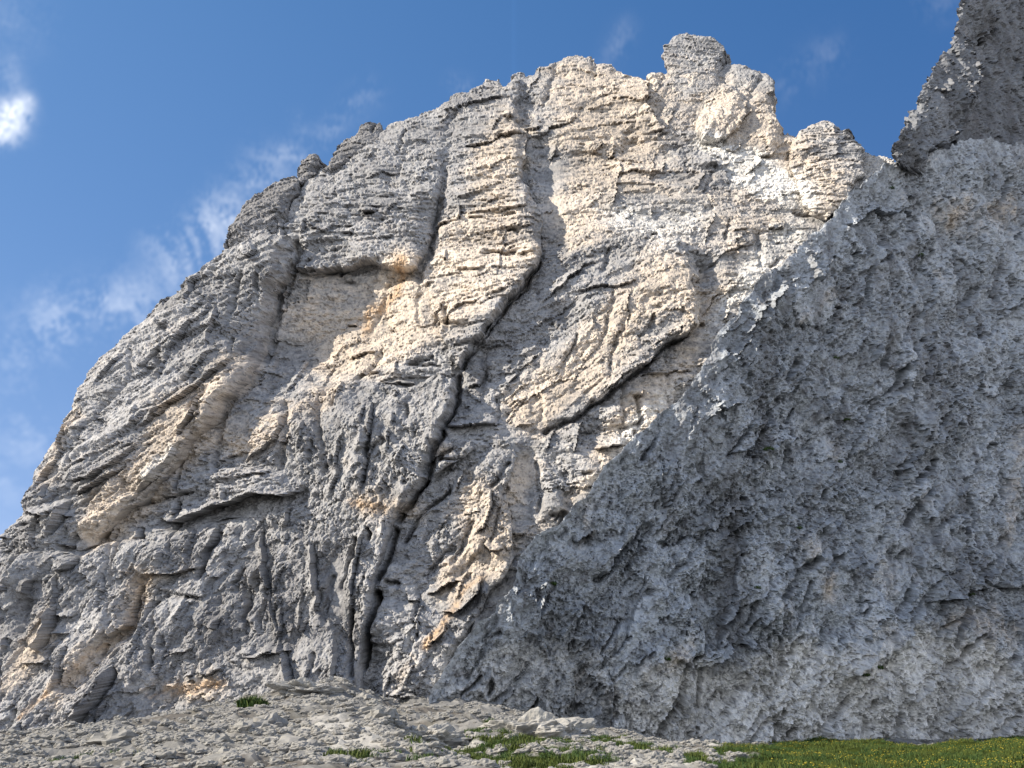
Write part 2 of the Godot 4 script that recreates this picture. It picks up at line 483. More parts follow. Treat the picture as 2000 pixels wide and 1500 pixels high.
const SHADY_STROKES := [
	["crack", 1.2, 9, 0, 1265, 1020, 1235, 1060, 1200, 1095, 1170, 1130],
	["step", 1.2, 22, 10, 1265, 1010, 1215, 1080, 1170, 1132],
	["step", 1.1, 18, 9, 1170, 1030, 1145, 1042, 1122, 1058],
	["bump", -1.1, 14, 0, 1145, 1045, 1125, 1057],
	["step", 1.0, 18, 9, 1510, 830, 1480, 860, 1440, 885, 1420, 890],
	["bump", -0.9, 14, 0, 1470, 870, 1450, 880],
	["step", 1.0, 14, 9, 1392, 960, 1385, 1000, 1380, 1060],
	["bump", -1.3, 18, 0, 1390, 985, 1400, 1040, 1440, 1040],
	["bump", -0.9, 22, 0, 1400, 1150, 1410, 1210, 1400, 1250],
	["step", 1.2, 18, 10, 1470, 1150, 1430, 1190, 1410, 1230],
	["step", 1.2, 26, 12, 2040, 1150, 1980, 1146, 1920, 1150, 1850, 1165, 1805, 1180],
	["crack", 0.9, 6, 0, 2040, 1152, 1930, 1148, 1870, 1160],
	["step", 0.9, 20, 10, 1805, 1180, 1770, 1230, 1765, 1270],
	["step", 1.0, 18, 10, 1700, 1265, 1685, 1290, 1655, 1322],
	["bump", -1.6, 15, 0, 1735, 1298, 1715, 1305],
	["bump", -1.0, 10, 0, 1590, 1282, 1585, 1285],
	["bump", -0.8, 10, 0, 1915, 1305, 1912, 1310],
	["bump", -0.8, 10, 0, 1820, 1250, 1815, 1270],
	["bump", -1.2, 14, 0, 1412, 1365, 1405, 1385],
	["step", 0.9, 16, 10, 1195, 1260, 1188, 1290, 1196, 1330, 1205, 1370, 1204, 1420],
	["bump", 0.5, 14, 0, 1180, 1345, 1176, 1375, 1165, 1400],
	["bump", -1.2, 11, 0, 1142, 1310, 1136, 1350, 1118, 1400],
	["step", 0.9, 14, 8, 1345, 1345, 1330, 1390, 1322, 1440],
	["crack", 0.8, 6, 0, 1228, 1380, 1232, 1440],
	["crack", 0.8, 6, 0, 1312, 1395, 1290, 1430],
	["step", 0.9, 16, 8, 1040, 1330, 1045, 1370, 1035, 1400],
	["bump", 0.9, 16, 0, 1025, 1340, 1020, 1390],
	["step", 0.8, 14, 8, 1060, 1220, 1062, 1260, 1075, 1290],
	["step", 0.4, 14, 8, 970, 1300, 950, 1345, 935, 1380],
	["bump", 0.8, 26, 0, 900, 1380, 940, 1330],
	["crack", 0.5, 5, 0, 1180, 1190, 1150, 1250, 1120, 1290],
	["step", 0.9, 16, 8, 1655, 810, 1640, 860, 1625, 900, 1620, 940],
	["bump", -0.8, 12, 0, 1650, 820, 1630, 870],
	["step", 0.7, 14, 8, 1530, 860, 1500, 890],
	["step", 1.3, 22, 10, 1790, 405, 1750, 415, 1710, 412, 1675, 435, 1640, 440],
	["step", 1.1, 18, 9, 1690, 355, 1640, 385, 1600, 420],
	["bump", -1.0, 12, 0, 1740, 360, 1725, 378],
	["bump", -0.9, 12, 0, 1805, 345, 1800, 355],
	["step", 0.8, 18, 9, 1640, 500, 1600, 530, 1560, 580],
	["step", 0.8, 16, 8, 1700, 640, 1670, 680, 1650, 720],
	["step", 0.7, 16, 8, 1480, 640, 1440, 690, 1400, 730],
	["step", 0.7, 16, 8, 1440, 790, 1400, 800, 1370, 830],
	["step", 0.8, 16, 8, 1900, 780, 1860, 830, 1840, 880],
	["crack", 0.6, 5, 0, 1990, 700, 1970, 740, 1985, 800],
	["crack", 0.5, 5, 0, 1790, 1040, 1780, 1100, 1800, 1140],
	["step", 0.8, 14, 8, 1560, 1040, 1540, 1080, 1520, 1130],
	["step", 0.9, 14, 8, 1650, 1000, 1620, 1050, 1600, 1120],
	["crack", 0.6, 5, 0, 1190, 900, 1192, 960, 1188, 1000],
	["crack", 0.6, 5, 0, 1212, 890, 1216, 950, 1218, 980],
	["step", 2.2, 20, 14, 1890, 60, 1900, 120, 1885, 180, 1880, 230, 1875, 290],
	["bump", -2.2, 30, 0, 1925, 80, 1930, 150, 1925, 220, 1900, 270],
	["step", 1.2, 16, 8, 1880, 250, 1850, 275, 1810, 300],
	["bump", 1.2, 30, 0, 1850, 200, 1820, 240],
	["tan", 0.5, 40, 0, 1880, 430, 1960, 410],
	["tan", 0.5, 24, 0, 1990, 380, 1980, 400],
	["tan", 0.4, 24, 0, 1720, 365, 1850, 420],
	["tan", 0.45, 22, 0, 1640, 850, 1640, 910],
	["tan", 0.4, 26, 0, 1560, 1010, 1570, 1070],
	["tan", 0.7, 40, 0, 1840, 1210, 1930, 1200, 1970, 1230],
	["tan", 0.6, 30, 0, 1710, 1300, 1690, 1330, 1720, 1310],
	["tan", 0.6, 18, 0, 1610, 1135, 1615, 1160],
	["tan", 0.5, 20, 0, 1990, 840, 1970, 1050],
	["tan", 0.4, 20, 0, 1600, 590, 1540, 640],
	["org", 0.6, 12, 0, 1140, 1310, 1130, 1360, 1110, 1405],
	["org", 0.4, 14, 0, 1270, 1310, 1300, 1330],
	["tan", 0.5, 30, 0, 1165, 1400, 1205, 1360],
	["tan", 0.5, 20, 0, 1380, 1350, 1340, 1420],
	["tan", 0.5, 30, 0, 1260, 1320, 1330, 1290],
	["tan", 0.3, 26, 0, 1200, 960, 1150, 1010],
	["tan", 0.4, 16, 0, 1160, 1040, 1130, 1070],
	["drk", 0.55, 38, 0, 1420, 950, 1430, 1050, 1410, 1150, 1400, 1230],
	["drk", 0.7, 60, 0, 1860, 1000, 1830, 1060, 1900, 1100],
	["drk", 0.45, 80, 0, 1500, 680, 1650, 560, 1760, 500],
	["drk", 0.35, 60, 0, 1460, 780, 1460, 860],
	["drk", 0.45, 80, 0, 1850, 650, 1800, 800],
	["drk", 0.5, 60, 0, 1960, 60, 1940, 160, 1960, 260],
	["wht", 0.6, 110, 0, 950, 1370, 1150, 1390, 1400, 1410],
	["wht", 0.75, 130, 0, 1400, 1420, 1600, 1390, 1800, 1390, 2100, 1400],
	["wht", 0.5, 40, 0, 1480, 1330, 1560, 1300],
	["wht", 0.5, 50, 0, 1800, 1250, 1880, 1290],
	["wht", 0.5, 50, 0, 1560, 1310, 1660, 1340, 1900, 1330],
	["wht", 0.35, 40, 0, 1300, 900, 1370, 930],
	["wht", 0.35, 60, 0, 1000, 1260, 1150, 1270],
]

# a mass of rock: outline in measured points, laid on a plane; "lift" = three points with how far each stands out of the plane
func rock(called: String, label: String, category: String, outline: Array, more := {}) -> void:
	var d := {"name": called, "label": label, "category": category, "outline": outline, "plane": 0, "lift": [], "round": 10.0, "rim": 1.2, "skirt": 9.0, "step": 2.6, "dir": 0.0, "stretch": 1.0, "calm": 1.0, "tint": 0.0, "strokes": true, "grey": GREY, "strata": 0.5, "edge_calm": 0.0, "warp": 9.0, "pits": 1.0, "back": Vector3(0, 0.349, -0.937)}
	d.merge(more, true)
	jobs.append(d)


func plane_normal(which: int) -> Vector3:
	return [Vector3(0, 0.32, 0.95), Vector3(0.50, -0.10, 0.86), Vector3(0.62, -0.14, 0.77)][which].normalized()


func plane_point(which: int) -> Vector3:
	var at: Vector3 = [Vector3(800, 1380, 62), Vector3(850, 1345, 61.4), Vector3(1757, 305, 83)][which]
	var r := ray(at.x, at.y)
	return EYE + r * (at.z / -r.z)


func push(y: float) -> Vector3:                    # the way ledges and bulges stick out: the wall overhangs more towards the top
	return Vector3(0, -lerpf(0.22, 0.85, clampf(y / 110.0, 0.0, 1.0)), 1.0).normalized()


func pa0(p: Vector3) -> float:
	return n_warp.get_noise_3d(p.x * 0.25, p.y * 0.25 + 50.0, p.z * 0.25)


func build_rock(which: int) -> void:
	var d: Dictionary = jobs[which]
	var poly := PackedVector2Array()
	for k in range(0, d.outline.size(), 2):
		poly.append(Vector2(d.outline[k], d.outline[k + 1]))
	var step: float = d.step
	var band := 30.0
	var wiggle: float = d.warp
	var lo := poly[0]
	var hi := poly[0]
	for p in poly:
		lo = lo.min(p)
		hi = hi.max(p)
	lo -= Vector2.ONE * (band + 10)
	hi += Vector2.ONE * (band + 10)
	var nx := int((hi.x - lo.x) / step) + 1
	var ny := int((hi.y - lo.y) / step) + 1
	var n := nx * ny
	var normal := plane_normal(d.plane)
	var point := plane_point(d.plane)
	var reach := (point - EYE).dot(normal)
	var base := PackedVector3Array()
	base.resize(n)
	var wx := PackedFloat32Array()
	wx.resize(n)
	var wy := PackedFloat32Array()
	wy.resize(n)
	for j in ny:
		for i in nx:
			var px := lo.x + i * step
			var py := lo.y + j * step
			var r := ray(px, py)
			var p := EYE + r * (reach / r.dot(normal))
			var k := j * nx + i
			base[k] = p
			var a := n_warp.get_noise_3dv(p)
			var b := n_warp.get_noise_3d(p.x + 91.0, p.y - 37.0, p.z)
			wx[k] = px + a * wiggle
			wy[k] = py + b * wiggle
	# distance to the outline
	var far2 := 90.0 * 90.0
	var near := PackedFloat32Array()
	near.resize(n)
	near.fill(far2)
	var qx := PackedFloat32Array()
	qx.resize(n)
	var qy := PackedFloat32Array()
	qy.resize(n)
	var count := poly.size()
	for s in count:
		var a := poly[s]
		var b := poly[(s + 1) % count]
		var ab := b - a
		var l2 := maxf(ab.length_squared(), 1e-4)
		var i0 := clampi(int((minf(a.x, b.x) - 100.0 - lo.x) / step), 0, nx - 1)
		var i1 := clampi(int((maxf(a.x, b.x) + 100.0 - lo.x) / step), 0, nx - 1)
		var j0 := clampi(int((minf(a.y, b.y) - 100.0 - lo.y) / step), 0, ny - 1)
		var j1 := clampi(int((maxf(a.y, b.y) + 100.0 - lo.y) / step), 0, ny - 1)
		for j in range(j0, j1 + 1):
			for k in range(j * nx + i0, j * nx + i1 + 1):
				var x := wx[k] - a.x
				var y := wy[k] - a.y
				var t := clampf((x * ab.x + y * ab.y) / l2, 0.0, 1.0)
				x -= t * ab.x
				y -= t * ab.y
				var d2 := x * x + y * y
				if d2 < near[k]:
					near[k] = d2
					qx[k] = -x
					qy[k] = -y
	var keep := PackedInt32Array()
	keep.resize(n)
	keep.fill(-1)
	var inside := PackedByteArray()
	inside.resize(n)
	var kept := 0
	for k in n:
		var ins := Geometry2D.is_point_in_polygon(Vector2(wx[k], wy[k]), poly)
		inside[k] = 1 if ins else 0
		if ins or near[k] < band * band:
			keep[k] = kept
			kept += 1
	# strokes
	var h := PackedFloat32Array()
	h.resize(n)
	var tint := [PackedFloat32Array(), PackedFloat32Array(), PackedFloat32Array(), PackedFloat32Array(), PackedFloat32Array()]
	for t in tint:
		t.resize(n)
	if d.strokes:
		var list: Array = SUNNY_STROKES if d.plane == 0 else SHADY_STROKES
		var cracks := RandomNumberGenerator.new()
		cracks.seed = 100 + which
		var extra: Array = []
		var many_ := int(n * step * step / 3600.0)
		for m in many_:
			var x := cracks.randf_range(lo.x, hi.x)
			var y := cracks.randf_range(lo.y, hi.y)
			var run := deg_to_rad(-float(d.dir) + cracks.randfn(0.0, 8.0))
			if cracks.randf() < 0.5:
				run = deg_to_rad(cracks.randfn(-74.0, 9.0))
			var long := 18.0 + 110.0 * pow(cracks.randf(), 2.0)
			var line: Array = ["step" if cracks.randf() < 0.55 else "crack", cracks.randf_range(0.4, 1.2), cracks.randf_range(3.0, 6.0), 6.0]
			if line[0] == "step":
				line[2] = cracks.randf_range(8.0, 20.0)
				line[3] = cracks.randf_range(5.0, 9.0)
			for g in 4:
				line += [x - cos(run) * long * g / 3.0 + cracks.randf_range(-2.5, 2.5), y - sin(run) * long * g / 3.0 + cracks.randf_range(-2.5, 2.5)]
			extra.append(line)
		for s in list + extra:
			stroke(s, lo, step, nx, ny, wx, wy, keep, h, tint, 1.0 if d.plane == 0 else 1.6)
	# lift: a plane through three given values
	var lx := 0.0
	var ly := 0.0
	var lc := 0.0
	if d.lift.size() == 9:
		var L: Array = d.lift
		var x1: float = L[3] - L[0]
		var y1: float = L[4] - L[1]
		var z1: float = L[5] - L[2]
		var x2: float = L[6] - L[0]
		var y2: float = L[7] - L[1]
		var z2: float = L[8] - L[2]
		var det := x1 * y2 - x2 * y1
		lx = (z1 * y2 - z2 * y1) / det
		ly = (x1 * z2 - x2 * z1) / det
		lc = L[2] - lx * L[0] - ly * L[1]
	elif d.lift.size() == 1:
		lc = d.lift[0]
	if d.plane == 0:
		lx *= 0.66
		ly *= 0.66
		lc *= 0.66
	var v := PackedVector3Array()
	v.resize(kept)
	var c := PackedColorArray()
	c.resize(kept)
	var ca := cos(deg_to_rad(d.dir))
	var sa := sin(deg_to_rad(d.dir))
	var st: float = d.stretch
	var calm: float = d.calm
	var rim: float = d.rim * 0.6
	var roundness: float = d.round
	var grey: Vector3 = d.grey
	var warm: float = d.tint
	var strata: float = d.strata
	var broad := 0.15 if d.plane == 0 else 0.32
	var streaky := 0.48 if d.plane == 0 else 1.0
	var streak_lean := 0.0 if d.plane == 0 else -0.12
	var edge_calm: float = d.edge_calm
	var backward: Vector3 = d.back
	backward = backward.normalized() * float(d.skirt)
	for j in ny:
		for i in nx:
			var k := j * nx + i
			var at := keep[k]
			if at < 0:
				continue
			var p := base[k]
			var px := lo.x + i * step
			var py := lo.y + j * step
			# noise along the run of the beds
			var u := (p.x * ca + p.y * sa) / st
			var w := -p.x * sa + p.y * ca
			var q := Vector3(u, w, p.z * 0.6)
			var large := n_large.get_noise_3dv(q)
			var ridge := n_ridge.get_noise_3dv(q)
			var fade := 1.0
			var soft := 1.0 - clampf(tint[4][k], 0.0, 0.85)
			var z := (1.6 * large - 0.55 * ridge) * calm * (0.4 + 0.6 * soft)
			var e := 0.0
			var dist := sqrt(near[k])
			var back := 0.0
			if inside[k]:
				e = -rim * exp(-dist / roundness)
				fade = 1.0 - edge_calm * exp(-dist / 24.0)
				z *= fade
			else:
				back = dist / 30.0
				e = -rim
				fade = 1.0 - edge_calm
				z *= fade
				var to := Vector2(qx[k], qy[k])
				var r := ray(px + to.x, py + to.y)
				p = EYE + r * (reach / r.dot(normal))
			# beds: each juts out at its foot and is undercut below
			var bed := w / 1.25 + 2.4 * pa0(p) + 0.8 * large
			var saw := bed - floorf(bed)
			var bed2 := w / 3.4 + 1.6 * pa0(p * 0.6) + 0.7 * large
			var saw2 := bed2 - floorf(bed2)
			z += soft * strata * lerpf(0.08, 1.0, smoothstep(34.0, 66.0, p.y)) * (0.36 * (0.5 - saw) * clampf(0.6 + 1.2 * ridge, 0.0, 1.3) + 0.6 * (0.5 - saw2 * saw2) * clampf(0.5 + 1.5 * n_patch.get_noise_3dv(q * 1.7), 0.0, 1.2))
			z += h[k] * (1.0 - edge_calm * exp(-dist / 65.0) if inside[k] else fade) + lx * px + ly * py + lc + e
			var out_ := push(p.y)
			p += out_ * z + backward * back
			# finer relief, looked up on the coarse shape
			u = (p.x * ca + p.y * sa) / st
			w = -p.x * sa + p.y * ca
			q = Vector3(u, w, p.z)
			var bl := minf(1.0, (n_block.get_noise_3dv(q) + 1.0) * 3.2)
			var ce := n_cell.get_noise_3dv(q)
			var bu := n_bump.get_noise_3dv(q)
			var fi := n_fine.get_noise_3dv(p)
			var pi := n_pit.get_noise_3dv(q)
			var pa := n_patch.get_noise_3dv(q)
			var pit := smoothstep(0.15, 0.6, pi)
			var ce2 := n_cell.get_noise_3dv(q * 2.7 + Vector3(17.0, 5.0, 9.0))
			var r2 := 0.5 + 0.5 * n_ridge.get_noise_3dv(q * 3.6 + Vector3(40.0, 0.0, 7.0))
			var r3 := 0.5 + 0.5 * n_ridge.get_noise_3dv(q * 9.0 + Vector3(3.0, 60.0, 7.0))
			var r4 := 0.5 + 0.5 * n_ridge.get_noise_3dv(q * 21.0 + Vector3(13.0, 6.0, 70.0))
			var bu2 := n_bump.get_noise_3dv(q * 2.9 + Vector3(5.0, 31.0, 2.0))
			var rough := smoothstep(-0.35, 0.35, n_patch.get_noise_3dv(q * 1.6 + Vector3(70.0, 0.0, 0.0)))
			p += out_ * fade * (((0.20 * bl - 0.2) + 0.34 * ce + 0.20 * ce2 - 0.85 * bu - 0.40 * bu2 + 0.20 * fi - 0.30 * r2 * r2 - lerpf(0.15, 0.62, rough) * r3 * r3 * r3 - lerpf(0.08, 0.34, rough) * r4 * r4 * r4) * calm * soft - 0.24 * pit * rough * float(d.pits) * soft)
			v[at] = p
			# colour of the stone
			var tan_ := clampf(tint[0][k], 0.0, 1.2) + warm
			var f := smoothstep(0.12, 0.95, tan_ * 0.90 + 0.40 * pa + 0.42 * n_patch.get_noise_3dv(q * 3.3) + 0.34 * fi - 0.12 * ridge + 0.12 * ce)
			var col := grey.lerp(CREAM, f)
			col = col.lerp(ORANGE, smoothstep(0.35, 0.9, tint[1][k] + 0.35 * pa + 0.3 * fi))
			var white := smoothstep(0.25, 0.8, tint[3][k] + 0.3 * pa + 0.25 * fi)
			col = col.lerp(WHITE, 0.9 * white)
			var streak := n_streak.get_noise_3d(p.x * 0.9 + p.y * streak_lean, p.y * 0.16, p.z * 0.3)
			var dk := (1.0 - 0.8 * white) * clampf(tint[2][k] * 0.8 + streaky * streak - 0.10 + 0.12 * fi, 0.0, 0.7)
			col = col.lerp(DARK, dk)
			col *= 1.0 + 0.42 * fi + 0.16 * ce + broad * pa
			col = col.lerp(DARK, 0.75 * smoothstep(0.18, 0.62, n_lichen.get_noise_3dv(q)) * (1.0 - 0.6 * f) * (1.0 - 0.6 * white))
			col = col.lerp(DARK, 0.8 * smoothstep(0.12, 0.5, n_lichen.get_noise_3dv(q * 3.1)))
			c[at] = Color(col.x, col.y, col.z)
	var idx := PackedInt32Array()
	for j in ny - 1:
		for i in nx - 1:
			var k := j * nx + i
			var a := keep[k]
			var b := keep[k + 1]
			var e := keep[k + nx]
			var f := keep[k + nx + 1]
			if a < 0 or b < 0 or e < 0 or f < 0:
				continue
			if (i + j) % 2 == 0:
				idx.append_array([a, b, e, b, f, e])
			else:
				idx.append_array([a, b, f, a, f, e])
	done[which] = [v, c, idx]


func stroke(s: Array, lo: Vector2, step: float, nx: int, ny: int, wx: PackedFloat32Array, wy: PackedFloat32Array, keep: PackedInt32Array, h: PackedFloat32Array, tint: Array, vigour: float) -> void:
	var kind: String = s[0]
	var amount: float = s[1]
	if s[0] == "step" or s[0] == "crack":
		amount *= vigour
	elif s[0] == "bump" and amount > 0.0:
		amount *= 0.6
	var stepped := kind == "step"
	var wl: float = s[2] * (0.75 if stepped else 1.0)
	var wr: float = maxf(s[3] * 0.6, 1.0)
	var out := h
	var channel := ["tan", "org", "drk", "wht", "smo"].find(kind)
	if channel >= 0:
		out = tint[channel]
	if kind == "crack":
		amount = -amount
	var reach := (maxf(wl, wr) * 3.2 if stepped else wl * 2.1) + 14.0
	var n := (s.size() - 4) / 2
	var total := float(n - 1)
	var x0 := 1e9
	var x1 := -1e9
	var y0 := 1e9
	var y1 := -1e9
	for k in n:
		x0 = minf(x0, s[4 + 2 * k])
		x1 = maxf(x1, s[4 + 2 * k])
		y0 = minf(y0, s[5 + 2 * k])
		y1 = maxf(y1, s[5 + 2 * k])
	var i0 := int((x0 - reach - lo.x) / step)
	var i1 := int((x1 + reach - lo.x) / step)
	var j0 := int((y0 - reach - lo.y) / step)
	var j1 := int((y1 + reach - lo.y) / step)
	if i1 < 0 or j1 < 0 or i0 >= nx or j0 >= ny:
		return
	i0 = maxi(i0, 0)
	j0 = maxi(j0, 0)
	i1 = mini(i1, nx - 1)
	j1 = mini(j1, ny - 1)
	var seg := PackedFloat32Array()
	for k in n - 1:
		var ax: float = s[4 + 2 * k]
		var ay: float = s[5 + 2 * k]
		var dx: float = s[6 + 2 * k] - ax
		var dy: float = s[7 + 2 * k] - ay
		seg.append_array([ax, ay, dx, dy, 1.0 / maxf(dx * dx + dy * dy, 1e-4)])
	for j in range(j0, j1 + 1):
		for k in range(j * nx + i0, j * nx + i1 + 1):
			if keep[k] < 0:
				continue
			var x := wx[k]
			var y := wy[k]
			var best := reach * reach
			var side := 1.0
			var along := 0.0
			var m := 0
			while m < seg.size():
				var ex := x - seg[m]
				var ey := y - seg[m + 1]
				var t := clampf((ex * seg[m + 2] + ey * seg[m + 3]) * seg[m + 4], 0.0, 1.0)
				var cross := seg[m + 2] * ey - seg[m + 3] * ex
				ex -= t * seg[m + 2]
				ey -= t * seg[m + 3]
				var d2 := ex * ex + ey * ey
				if d2 < best:
					best = d2
					side = cross
					along = (m / 5 + t) / total
				m += 5
			if best >= reach * reach:
				continue
			if stepped:
				var dist := sqrt(best)
				var taper := minf(1.0, minf(along, 1.0 - along) * 5.0)
				if side > 0.0:
					out[k] += amount * taper * exp(-dist / wl)
				else:
					out[k] -= 0.5 * amount * taper * exp(-dist / wr)
			else:
				out[k] += amount * exp(-best / (wl * wl))


const SHADOW_EDGE := [1740, 318, 1725, 325, 1690, 350, 1660, 372, 1645, 395, 1618, 425, 1575, 462, 1545, 500, 1500, 525, 1480, 540, 1465, 560, 1440, 600, 1415, 630, 1390, 670, 1370, 715, 1345, 760, 1300, 795, 1268, 830, 1240, 850,
	1215, 870, 1190, 895, 1175, 920, 1150, 960, 1115, 990, 1085, 1020, 1050, 1048, 1020, 1090, 1000, 1145, 977, 1170, 965, 1195, 935, 1210, 912, 1242, 890, 1275, 867, 1310, 850, 1345, 830, 1400, 800, 1470, 780, 1600]


func cliffs() -> void:
	# the shadow edge, moved a little to the right, bounds the sunlit wall that runs in behind the shaded one
	var behind: Array = []
	for k in range(0, SHADOW_EDGE.size(), 2):
		behind += [SHADOW_EDGE[k] + 46, SHADOW_EDGE[k + 1] + 10]
	rock("sunlit_cliff", "huge sunlit pale grey and cream limestone wall filling the left and middle", "cliff",
		[-420, 1600, -420, 1420, -300, 1290, -100, 1130, 0, 1030, 22, 1003, 32, 975, 60, 958, 75, 940, 98, 895, 102, 865, 117, 825, 145, 793, 165, 745, 180, 725, 215, 692, 270, 645, 300, 622, 320, 607, 332, 590, 345, 565, 362, 540,
		410, 520, 445, 500, 470, 485, 520, 450, 560, 400, 590, 355, 625, 325, 660, 300, 700, 290, 735, 275, 750, 258, 770, 237, 778, 233, 805, 225, 840, 212, 862, 200, 885, 186, 900, 179, 912, 180, 920, 180, 930, 165, 940, 160, 965, 154,
		975, 152, 985, 165, 1000, 159, 1005, 145, 1020, 139, 1032, 144, 1045, 139, 1060, 130, 1085, 115, 1110, 107, 1135, 103, 1157, 107, 1175, 120, 1200, 124, 1215, 135, 1235, 147, 1260, 151, 1280, 190, 1330, 230, 1420, 250, 1500, 270,
		1532, 256, 1550, 254, 1566, 262, 1600, 290, 1650, 300, 1690, 330, 1720, 335] + behind,
		{"dir": 4.0, "stretch": 1.7, "strata": 0.4, "step": 2.5, "round": 14.0, "rim": 2.0, "skirt": 16.0, "tint": 0.05})
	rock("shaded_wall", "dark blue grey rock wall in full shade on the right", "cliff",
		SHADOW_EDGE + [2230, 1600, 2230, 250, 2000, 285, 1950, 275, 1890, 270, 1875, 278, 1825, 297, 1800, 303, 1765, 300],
		{"plane": 1, "back": Vector3(0.35, 0.3, -0.9), "dir": 52.0, "stretch": 1.6, "step": 2.6, "round": 3.0, "rim": 0.12, "skirt": 9.0, "lift": [1000, 1100, 0.6, 1750, 305, 0.6, 2000, 1400, 0.6], "grey": Vector3(0.40, 0.432, 0.478), "tint": 0.0, "strata": 0.25, "edge_calm": 0.85, "warp": 12.0, "pits": 2.0, "calm": 1.4})  # blue cast of skylit shade is painted into this grey
	rock("shaded_buttress", "dark rock buttress with a shadowed overhang rising into the upper right corner", "rock buttress",
		[1757, 312, 1757, 305, 1752, 270, 1765, 245, 1780, 227, 1795, 210, 1810, 165, 1830, 130, 1850, 105, 1870, 65, 1872, 30, 1877, 0, 1885, -70, 2230, -120, 2230, 360, 2000, 320, 1890, 310, 1800, 325],
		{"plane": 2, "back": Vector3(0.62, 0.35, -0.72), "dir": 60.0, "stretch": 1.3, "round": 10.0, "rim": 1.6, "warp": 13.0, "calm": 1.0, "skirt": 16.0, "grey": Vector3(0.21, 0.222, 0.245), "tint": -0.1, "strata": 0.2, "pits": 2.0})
	rock("left_shoulder", "grey shoulder of rock with slanting cream bands on the far left of the wall", "rock buttress",
		[578, 468, 577, 500, 556, 540, 527, 575, 510, 620, 497, 660, 492, 700, 480, 738, 452, 775, 427, 820, 400, 850, 350, 905, 300, 960, 240, 1010, 180, 1060, 60, 1100, 20, 980, 60, 900, 150, 720, 330, 575, 440, 490, 520, 452],
		{"lift": [540, 530, 5.6, 440, 800, 5.0, 90, 950, -1.8], "dir": 40.0, "stretch": 2.0, "round": 8.0, "rim": 1.5})
	rock("upper_left_mass", "grey bulging rock above the tan alcove with an undercut lower edge", "rock buttress",
		[880, 212, 870, 290, 860, 360, 848, 420, 835, 478, 818, 520, 770, 522, 720, 508, 650, 522, 600, 532, 580, 520, 592, 440, 640, 360, 690, 300, 745, 252, 800, 225],
		{"lift": [800, 490, 4.6, 600, 500, 4.0, 830, 235, 0.8], "dir": 8.0, "strata": 0.7, "stretch": 1.6, "round": 7.0, "rim": 1.6})
	rock("tall_pillar", "tall cream layered rock pillar left of the dark chimney", "rock pillar",
		[1010, 150, 1012, 192, 1014, 240, 1024, 256, 1026, 290, 1031, 307, 1014, 325, 1020, 350, 1034, 375, 1050, 400, 1056, 422, 1057, 460, 1052, 515, 1030, 545, 990, 592, 960, 640, 925, 685, 902, 714, 880, 700, 860, 640, 838, 590, 826, 550,
		838, 500, 852, 440, 866, 370, 880, 290, 890, 220, 930, 180, 985, 172],
		{"lift": [1040, 430, 5.4, 870, 430, 1.6, 990, 190, 2.2], "dir": 3.0, "stretch": 2.4, "round": 5.0, "rim": 1.3, "tint": 0.1, "strata": 0.8})
	rock("lower_left_wall", "dark grey broken wall with upright cracks below the roofed ledge, lower left", "cliff",
		[-80, 1120, 40, 1082, 180, 1066, 330, 1036, 440, 1012, 540, 990, 590, 992, 575, 1060, 570, 1150, 572, 1250, 600, 1330, 620, 1450, 0, 1520, -220, 1520],
		{"lift": [300, 1050, 1.0, 500, 1300, 1.4, 0, 1300, 0.8], "step": 2.2, "dir": 74.0, "stretch": 2.2, "strata": 0.1, "round": 12.0, "rim": 1.0})
	rock("lower_bulge", "grey knobbly columns bulging below the alcove beside the long gully", "rock buttress",
		[500, 765, 540, 730, 565, 690, 590, 735, 640, 755, 700, 742, 790, 762, 870, 735, 894, 745, 887, 800, 852, 862, 840, 900, 836, 935, 812, 965, 778, 1000, 762, 1040, 747, 1100, 736, 1160, 717, 1230, 706, 1290, 702, 1400, 560, 1420, 540, 1250,
		525, 1100, 500, 1000, 470, 960, 455, 880, 470, 800],
		{"lift": [840, 900, 5.6, 500, 900, 0.2, 690, 1300, 4.0], "step": 2.3, "dir": 86.0, "strata": 0.25, "stretch": 1.7, "round": 6.0, "rim": 1.4})
	rock("middle_slab", "cream and grey leaning rock slab with a dark undercut along its lower right edge", "rock slab",
		[1050, 524, 1032, 556, 1000, 584, 950, 641, 916, 690, 905, 715, 905, 737, 912, 762, 937, 800, 955, 830, 995, 847, 1025, 860, 1070, 842, 1090, 838, 1125, 820, 1147, 803, 1175, 775, 1212, 745, 1235, 727, 1270, 697, 1290, 680, 1312, 662, 1345, 655,
		1357, 640, 1365, 605, 1357, 575, 1344, 550, 1342, 512, 1330, 482, 1312, 466, 1250, 458, 1175, 466, 1112, 486, 1075, 505],
		{"lift": [1340, 560, 5.2, 985, 620, 0.8, 1140, 800, 3.2], "dir": 38.0, "strata": 0.35, "stretch": 1.7, "round": 9.0, "rim": 1.4, "tint": 0.08})
	rock("lower_slab", "pale grey rock slab with tan lower corner standing right of the long dark gully", "rock slab",
		[925, 868, 895, 900, 850, 940, 820, 970, 796, 997, 786, 1025, 776, 1070, 767, 1112, 746, 1160, 745, 1225, 736, 1255, 750, 1287, 747, 1345, 740, 1420, 830, 1420, 860, 1345, 885, 1290, 915, 1230, 945, 1190, 965, 1150, 990, 1120, 1002, 1090,
		996, 1040, 1002, 1000, 990, 960, 1000, 930, 1012, 892, 996, 866, 960, 858],
		{"lift": [785, 1050, -0.3, 985, 930, 3.2, 850, 1300, 1.4], "dir": 50.0, "stretch": 1.4, "round": 9.0, "rim": 1.3})
